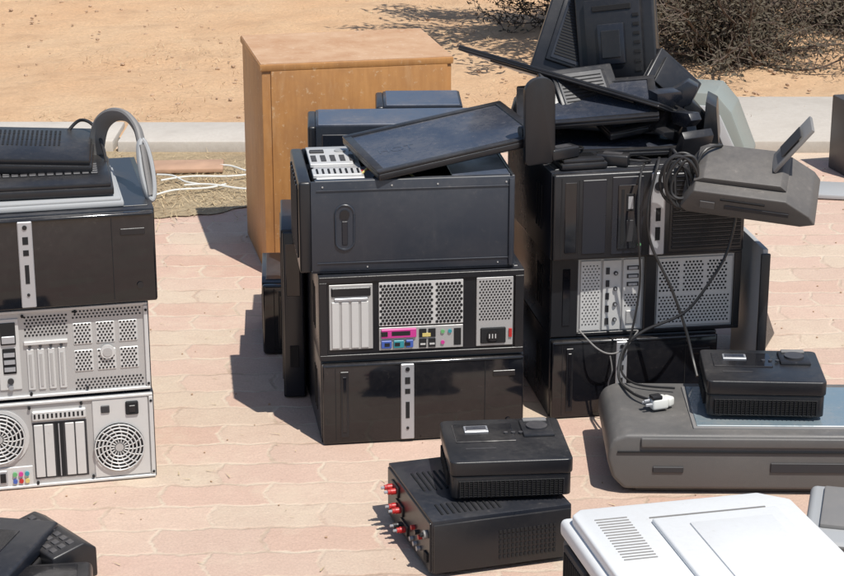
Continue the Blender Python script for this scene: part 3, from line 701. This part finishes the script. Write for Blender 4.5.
e=thing('power_plug','white and black mains plug lying on the grey scanner','plug',(.475,3.735,.131),20)
b=MB(); b.box((0,0,.014),(.036,.028,.024),WIREW,.005,3); b.box((.024,.006,.012),(.018,.024,.02),WIREW,.005,3,(0,0,25)); b.obj('plug_body',e)
b=MB()
for k in (-1,0,1): b.box((-.024,k*.008,.014+(.006 if k==0 else 0)),(.016,.004,.006),SILP,.001,1)
b.obj('plug_pin',e)
b=MB(); b.box((-.008,-.004,.028),(.022,.02,.008),BLK,.002); b.obj('plug_switch',e)
G='loose black cables'
def cable(pts,lab,r=.0032,n='power_cable',m=CABLE): 
    b=MB(); b.tube(pts,r,m,7,8); return top(b.obj(n),lab,'cable',G)
cable([(.50,4.08,.562),(.488,3.99,.575),(.467,3.96,.49),(.474,3.96,.413),(.52,3.955,.316),(.553,3.95,.228),(.568,3.93,.17),(.575,3.90,.139)],'black cable hanging down the front of the computer stack')
cable([(.665,4.06,.557),(.655,3.98,.50),(.637,3.96,.40),(.60,3.95,.33),(.549,3.95,.262),(.467,3.95,.222),(.424,3.94,.185),(.412,3.90,.135),(.43,3.80,.140),(.462,3.75,.143)],'black cable looping down to a white plug')
cable([(.47,4.06,.56),(.452,3.99,.545),(.447,3.955,.45),(.455,3.955,.33),(.44,3.945,.22),(.418,3.93,.15),(.44,3.86,.138),(.52,3.83,.139)],'thin black cable dangling across the cases',.0025)
cable([(.335,4.02,.20),(.37,3.985,.172),(.40,3.98,.16),(.43,3.985,.17),(.46,4.0,.205)],'short pale cord sagging between cases',.0018,'cord',GREYM)
cable([(.40,3.98,.155),(.405,3.98,.12),(.398,3.98,.09),(.41,3.98,.06)],'pale cord end hanging down',.0016,'cord',GREYM)
b=MB()
pts=[]
for k in range(70):
    a=k*.62; R=.034+.012*math.sin(k*.37); pts.append((.530+R*.75*math.cos(a)+.008*math.sin(k*.9),3.945+.014*math.sin(k*.21)-.006,.548+R*1.35*math.sin(a)))
pts=[(.52,4.06,.562),(.52,4.0,.60)]+pts+[(.575,3.97,.60),(.62,4.0,.61)]
b.tube(pts,.0034,CABLE,7,5); top(b.obj('cable_coil'),'coiled black cable hanging over the front of a computer case','cable',G)

# ---------------------------------------------------------------- white printer
def white_printer():
    W,D,H=.40,.44,.24
    e=thing('laser_printer','white and dark grey laser printer on the pavers','printer',(.470,2.825,0),13)
    b=MB(); b.box((0,0,H*.42),(W-.008,D-.012,H*.80),GREY,.008,3); b.box((0,0,H*.895),(W,D,H*.13),WHITE,.010,4); b.obj('body',e)
    b=MB()
    b.prism([(-W/2+.012,-D/2+.02),(-W/2+.012,D/2-.03),(-W/2+.03,D/2-.012),(W/2-.06,D/2-.012),(W/2-.015,D/2-.05),(W/2-.012,-D/2+.02)],H*.95,H+.008,WHITE,'Z',.005,3)
    b.prism([(-W*.18,-D*.42),(-W*.18,D*.30),(W*.36,D*.30),(W*.36,-D*.42)],H+.006,H+.016,WHITE,'Z',.004,3)
    b.prism([(-W*.05,-D*.3),(-W*.05,D*.22),(W*.30,D*.22),(W*.30,-D*.3)],H+.015,H+.019,WHITE,'Z',.0015,2)
    b.box((.03,D*.335,H+.0085),(W*.5,.003,.002),GREYM)
    b.obj('lid',e)
    b=MB()
    for k in range(16): b.box((-W*.33,D*.36-k*.010,H+.0085),(.055,.0025,.002),GREYM,.0005,1)
    b.obj('vent',e)
    b=MB(); b.box((-W/2+.002,.13,H*.68),(.01,.11,.07),CAVE,.003)
    for k in range(12): b.box((-W/2-.0035,.175-k*.008,H*.68),(.003,.003,.05),DARK)
    b.obj('side_vent',e)
    b=MB(); b.box((-W/2+.002,.01,H*.62),(.012,.10,.10),SCREEN,.004); b.box((-W/2-.005,.01,H*.70),(.003,.07,.03),LGREY,.001,1); b.obj('side_door',e)
white_printer()
e=thing('inkjet_printer','pale blue grey printer with black tray on the pavers','printer',(.825,3.16,0),-14)
b=MB(); b.box((0,0,.055),(.30,.24,.10),BLK,.01,3); b.box((0,0,.125),(.31,.25,.05),LGREY,.012,4); b.obj('body',e)
b=MB(); b.box((0,.02,.152),(.26,.17,.012),GREYM,.004,2); b.obj('lid',e)
b=MB(); b.box((-.08,-.122,.13),(.06,.012,.03),GREY,.003); b.obj('control_panel',e)

# ---------------------------------------------------------------- dark devices near the camera
e=thing('desk_telephone','low black desk telephone with a sloping keypad on the pavers','telephone',(-.675,3.29,0),0,rot=(0,0,-50))
b=MB(); b.prism([(-.045,0),(.045,0),(.045,.055),(.02,.072),(-.045,.060)],-.090,.090,BLK,'X',.004,3); b.obj('base',e)
b=MB()
for i in range(7):
    for j in range(3): b.box((-.068+i*.0225,-.03+j*.017,.0665+(-.03+j*.017)*.19),(.016,.012,.009),KEY,.002,2,(10,0,0))
b.obj('keypad',e)
e=thing('laptop','bulky dusty black laptop lying on the pavers','laptop',(-.825,3.23,.0),0,rot=(2,-2,-14))
b=MB(); b.box((0,0,.022),(.29,.24,.036),BLK,.006,3); b.obj('lower_shell',e)
b=MB(); b.box((0,.004,.056),(.285,.235,.028),STEEL,.006,3); b.box((.03,.02,.0705),(.12,.10,.002),GLOSS,.001,1); b.obj('lid',e)
e=thing('network_router','rounded glossy black router on the pavers','router',(-.655,3.10,0),8)
b=MB(); b.box((0,0,.026),(.17,.20,.05),BLK,.012,4); b.box((0,.02,.052),(.12,.12,.004),GLOSS,.002,2); b.obj('body',e)
b=MB(); b.box((0,-.098,.02),(.10,.01,.014),KEY,.002); b.obj('front_panel',e)

# ---------------------------------------------------------------- far objects by the kerb
def shellthing(x,y,z,yaw,label,s=1,m=GREENG,m2=LGREY):
    e=thing('monitor_shell',label,'monitor',(x,y,z),yaw,'pale plastic machines by the kerb')
    b=MB(); b.prism([(-.12*s,0),(.12*s,0),(.13*s,.07*s),(.075*s,.20*s),(.03*s,.25*s),(-.12*s,.25*s)],-.09*s,.09*s,m,'Y',.004,2)
    b.box((0,-.094*s,.012*s),(.23*s,.02*s,.024*s),BLK,.002); b.obj('casing',e)
    b=MB(); b.prism([(-.07*s,.06*s),(.095*s,.06*s),(.095*s,.09*s),(.045*s,.19*s),(.01*s,.215*s),(-.07*s,.215*s)],-.096*s,-.088*s,m2,'Y',.002)
    b.prism([(-.05*s,.08*s),(.07*s,.08*s),(.03*s,.17*s),(-.05*s,.17*s)],-.099*s,-.095*s,CAVE,'Y',.001); b.obj('side_panel',e)
shellthing(.895,6.10,.0,-15,'pale grey green angular plastic casing standing near the kerb',1.12)
shellthing(1.430,6.12,.0,15,'pale panelled machine with dark frame near the kerb',.95,KEY,WHITE)
b=MB(); b.box((0,0,.008),(.34,.12,.014),CARD,.003); o=b.obj('wooden_board',loc=(-.80,6.12,.008),rot=(0,0,4)); top(o,'flat reddish brown board lying in straw litter by the kerb','board')
b=MB(); b.box((0,0,.008),(.22,.16,.014),LGREY,.003); o=b.obj('flat_panel',loc=(1.28,5.85,.002),rot=(0,0,-10)); top(o,'flat grey panel lying on the pavers','panel')
for i,(x,y,L,a) in enumerate(((-.66,5.98,.30,14),(-.60,5.86,.26,-12),(-.70,5.83,.24,30),(-.58,6.08,.20,-30),(-.75,5.95,.20,-40))):
    b=MB(); b.tube([(-L/2,0,.008),(-L*.2,.012,.012),(L*.2,-.008,.01),(L/2,.01,.008)],.0030,WIREW,6,5); o=b.obj('white_cord',loc=(x,y,.010),rot=(0,0,a)); top(o,'white plastic cord lying in straw litter','cord','white cords on the litter')

# ---------------------------------------------------------------- setting
def sheet(name,x0,x1,y0,y1,z,m):
    me=bpy.data.meshes.new(name); me.from_pydata([(x0,y0,z),(x1,y0,z),(x1,y1,z),(x0,y1,z)],[],[(0,1,2,3)]); me.materials.append(m)
    o=bpy.data.objects.new(name,me); COL.objects.link(o); o['kind']='structure'; o['label']=name; return o
sheet('ground',-150,150,-100,300,-.012,SAND)['label']='orange sandy ground with dry litter'
sheet('pavement',-12,12,-8,6.45,0,PAV)['label']='pink and tan interlocking paver pavement'
bm=bmesh.new(); nx,ny=200,150
V=[[None]*(nx+1) for _ in range(ny+1)]
for j in range(ny+1):
    for i in range(nx+1):
        x=-4+8*i/nx; y=6.5+6*j/ny
        h=.022*NZ.noise(Vector((x*.9,y*.9,0)))+.012*NZ.noise(Vector((x*4,y*4,3)))+.008*NZ.noise(Vector((x*12,y*12,7)))
        ed=min(1,min(i,nx-i,ny-j)/10)
        V[j][i]=bm.verts.new((x,y,.022+max(-.012,h)*ed-.03*(1-ed)))
for j in range(ny):
    for i in range(nx):
        f=bm.faces.new((V[j][i],V[j][i+1],V[j+1][i+1],V[j+1][i])); f.smooth=True
me=bpy.data.meshes.new('sandy_ground'); bm.to_mesh(me); bm.free(); me.materials.append(SAND)
o=bpy.data.objects.new('sandy_ground',me); COL.objects.link(o); o['kind']='structure'; o['label']='lumpy orange sand beyond the kerb'
P=[]
for k in range(80):
    x=-3+k*.0335; P.append((x,5.60+.10*NZ.noise(Vector((x*3,0,0)))+.05*NZ.noise(Vector((x*14,2,0)))+(.25*max(0,(x+.75)/.45)**2)))
me=bpy.data.meshes.new('straw_litter_ground')
vs=[(x,y,.004) for x,y in P]+[(x,6.4,.004) for x,y in P]
n=len(P); me.from_pydata(vs,[],[(i,i+1,n+i+1,n+i) for i in range(n-1)]); me.materials.append(LITTER)
o=bpy.data.objects.new('straw_litter_ground',me); COL.objects.link(o); o['kind']='structure'; o['label']='strip of soil and straw litter on the paving edge'
b=MB()
x=-6
while x<6:
    L=.985; b.box((x+L/2,6.50+.015*math.sin(x*3),.010),(L,.28,.060),CONC,.006,2); x+=1.0
o=b.obj('kerb'); o['kind']='structure'; o['label']='pale flat concrete kerb between paving and sand'
b=MB(); b.box((2.6,6.72,.010),(3.6,.62,.064),CONC,.008,2); o=b.obj('concrete_path'); o['kind']='structure'; o['label']='pale concrete slab beside the kerb'

def blades(name,n,fn,m,lab,L0=.02,L1=.07,w0=.0007,w1=.0016):
    vs=[];fs=[]
    for _ in range(n):
        x,y,z,up=fn(); L=random.uniform(L0,L1); a=random.uniform(0,6.28); w=random.uniform(w0,w1)
        dx,dy=math.cos(a),math.sin(a); k=len(vs); h=random.uniform(0,up)
        vs+= [(x-dy*w,y+dx*w,z),(x+dy*w,y-dx*w,z),(x+dx*L,y+dy*L,z+h*L)]; fs.append((k,k+1,k+2))
    me=bpy.data.meshes.new(name); me.from_pydata(vs,[],fs); me.materials.append(m)
    o=bpy.data.objects.new(name,me); COL.objects.link(o); o['kind']='stuff'; o['label']=lab
def f1():
    x=random.uniform(-2.2,-.30); return x,random.gauss(5.88,.17)+(.12 if x>-.5 else 0),.006,.6
blades('straw',5200,f1,STRAW,'loose dry straw on the paving edge',.012,.05,.0007,.0014)
blades('dark_straw',2000,f1,GRASS,'darker dead grass in the straw',.012,.05,.0007,.0014)
def f2():
    while True:
        x=random.uniform(-2.8,3.2); y=6.7+random.random()**1.2*5
        if NZ.noise(Vector((x*1.6,y*1.6,9)))>random.uniform(-.1,.5): return x,y,.028,.8
blades('dry_grass',5000,f2,GRASS,'sparse dry grass over the sand',.01,.045)
blades('dry_straw_scatter',3000,f2,STRAW,'pale straw scattered over the sand',.01,.04)
def f3(): return random.uniform(-1.6,1.6),random.uniform(3.0,6.2),.003,.15
blades('litter_on_pavers',420,f3,STRAW,'scattered straw bits on the pavers',.008,.03)
def pebs(name,n,fn,lab):
    b=MB()
    for _ in range(n):
        x,y,z,r=fn()
        t=bmesh.new(); bmesh.ops.create_icosphere(t,subdivisions=1,radius=r); b.merge(t,PEB,Matrix.Translation((x,y,z))@Matrix.Rotation(random.random()*3,4,'Z')@Matrix.Diagonal((1,random.uniform(.6,1),.6,1)))
    o=b.obj(name); o['kind']='stuff'; o['label']=lab
pebs('pebbles',600,lambda:(random.uniform(-2.5,3),6.7+random.random()**1.3*4,.026,random.uniform(.003,.013)),'small stones on the sand')
pebs('grit',220,lambda:(random.uniform(-1.4,1.5),random.uniform(3.1,6.2),.002,random.uniform(.0015,.004)),'fine grit scattered on the pavers')

def leafmesh(e,pts,R,n,s,size=.012):
    vs=[];fs=[]
    for q in pts:
        for c in range(n):
            p=q+Vector((R.gauss(0,.03),R.gauss(0,.03),R.gauss(0,.03)))*s
            if p.z<.03: continue
            u=Vector((R.gauss(0,1),R.gauss(0,1),R.gauss(0,1))).normalized()*size; v=u.orthogonal().normalized()*size*.35
            k=len(vs); vs+=[p-u,p-v,p+u,p+v]; fs.append((k,k+1,k+2,k+3))
    me=bpy.data.meshes.new('foliage'); me.from_pydata([tuple(v) for v in vs],[],fs); me.materials.append(LEAF)
    o=bpy.data.objects.new('foliage',me); COL.objects.link(o); o.parent=e
def shrub(x,y,s,seed,label,dens=1.0,flat=1.0,lf=2):
    R=random.Random(seed); e=thing('shrub',label,'shrub',(x,y,0),0,'dry shrubs on the sand')
    b=MB(); L=[]
    for k in range(int(22*dens)):
        a=R.uniform(0,6.28); el=R.uniform(.2,1.3)*flat; ln=s*R.uniform(.6,1.1); p=Vector((R.gauss(0,.05*s),R.gauss(0,.05*s),0)); pts=[p.copy()]
        d=Vector((math.cos(a)*math.cos(el),math.sin(a)*math.cos(el),math.sin(el)))
        for i in range(6):
            d=(d+Vector((R.gauss(0,.28),R.gauss(0,.28),R.gauss(.03,.2)*flat))).normalized(); p=p+d*ln/6
            if p.z<.03: p.z=.03+R.random()*.03
            pts.append(p.copy())
        b.tube(pts,.013*s*R.uniform(.6,1.5),TWIG,5,2,.25)
        for i in range(1,7):
            for c in range(4):
                q=pts[i].copy(); dd=(d+Vector((R.gauss(0,.9),R.gauss(0,.9),R.gauss(0,.6)))).normalized(); tp=[q.copy()]
                for u in range(4):
                    dd=(dd+Vector((R.gauss(0,.4),R.gauss(0,.4),R.gauss(0,.35)))).normalized(); q=q+dd*s*.075; q.z=max(q.z,.03); tp.append(q.copy())
                    L.append(q.copy())
                b.tube(tp,.004*s,TWIG,3,1,.4)
    b.obj('stems',e)
    leafmesh(e,L,R,lf,s)
shrub(1.22,7.75,.60,1,'dense dark twiggy shrub growing in the sand',1.7,1,3)
shrub(.85,8.5,.6,2,'dry shrub with sparse brown leaves',1.3,1,4)
shrub(1.8,8.5,.7,3,'dry brown shrub with tangled twigs',1.3,1,3)
shrub(1.3,9.3,.8,5,'dry shrub behind others',1,1,3)
def tree():
    R=random.Random(21); e=thing('thorn_tree','small dry thorn tree with low spreading branches','tree',(1.42,8.10,0))
    b=MB(); b.tube([(0,0,0),(-.03,.02,.25),(.0,.0,.55),(-.08,-.02,.9)],.035,TWIG,8,4,.7); b.obj('trunk',e)
    b=MB(); L=[]
    for k in range(22):
        a=R.uniform(2.5,3.9) if k<17 else R.uniform(0,6.28); ln=R.uniform(.6,1.45); p=Vector((-.06,-.02,R.uniform(.6,.9))); d=Vector((math.cos(a),math.sin(a)*.6,R.uniform(.05,.5))).normalized(); pts=[p.copy()]
        for i in range(7):
            d=(d+Vector((R.gauss(0,.15),R.gauss(0,.15),R.gauss(-.03,.10)))).normalized(); p=p+d*ln/7; pts.append(p.copy())
            if i>1:
                for c in range(4):
                    q=p.copy(); dd=(d+Vector((R.gauss(0,.9),R.gauss(0,.9),R.gauss(0,.5)))).normalized(); tp=[q.copy()]
                    for u in range(3):
                        q=q+dd*.06; dd=(dd+Vector((R.gauss(0,.4),R.gauss(0,.4),R.gauss(0,.4)))).normalized(); tp.append(q.copy()); L.append(q.copy())
                    b.tube(tp,.003,TWIG,3,1,.4)
        b.tube(pts,.014,TWIG,5,2,.25)
    b.obj('branches',e)
    leafmesh(e,L,R,6,1.2,.026)
tree()

# ---------------------------------------------------------------- light, world, camera
sd=Vector((.17,-.25,.56)).normalized()
l=bpy.data.lights.new('sun','SUN'); l.energy=5.0; l.angle=rad(.5); l.color=(1,.965,.90)
lo=bpy.data.objects.new('sun',l); COL.objects.link(lo); lo.rotation_euler=sd.to_track_quat('Z','Y').to_euler(); lo.location=(2,-3,6)
w=bpy.data.worlds.new('World'); S.world=w; w.use_nodes=True; nt=w.node_tree
sk=nt.nodes.new('ShaderNodeTexSky'); sk.sky_type='NISHITA'; sk.sun_disc=False; sk.sun_elevation=math.asin(sd.z); sk.sun_rotation=math.atan2(sd.x,sd.y)
nt.links.new(sk.outputs[0],nt.nodes['Background'].inputs[0]); nt.nodes['Background'].inputs[1].default_value=.115
cam=bpy.data.cameras.new('camera'); cam.sensor_width=36; cam.sensor_fit='HORIZONTAL'; cam.lens=84.9; cam.clip_end=600; cam.clip_start=.05
co=bpy.data.objects.new('camera',cam); COL.objects.link(co); co.location=(0,0,1.6); co.rotation_euler=(rad(72),0,0); S.camera=co
S.view_settings.view_transform='Standard'; S.view_settings.look='None'; S.view_settings.exposure=0
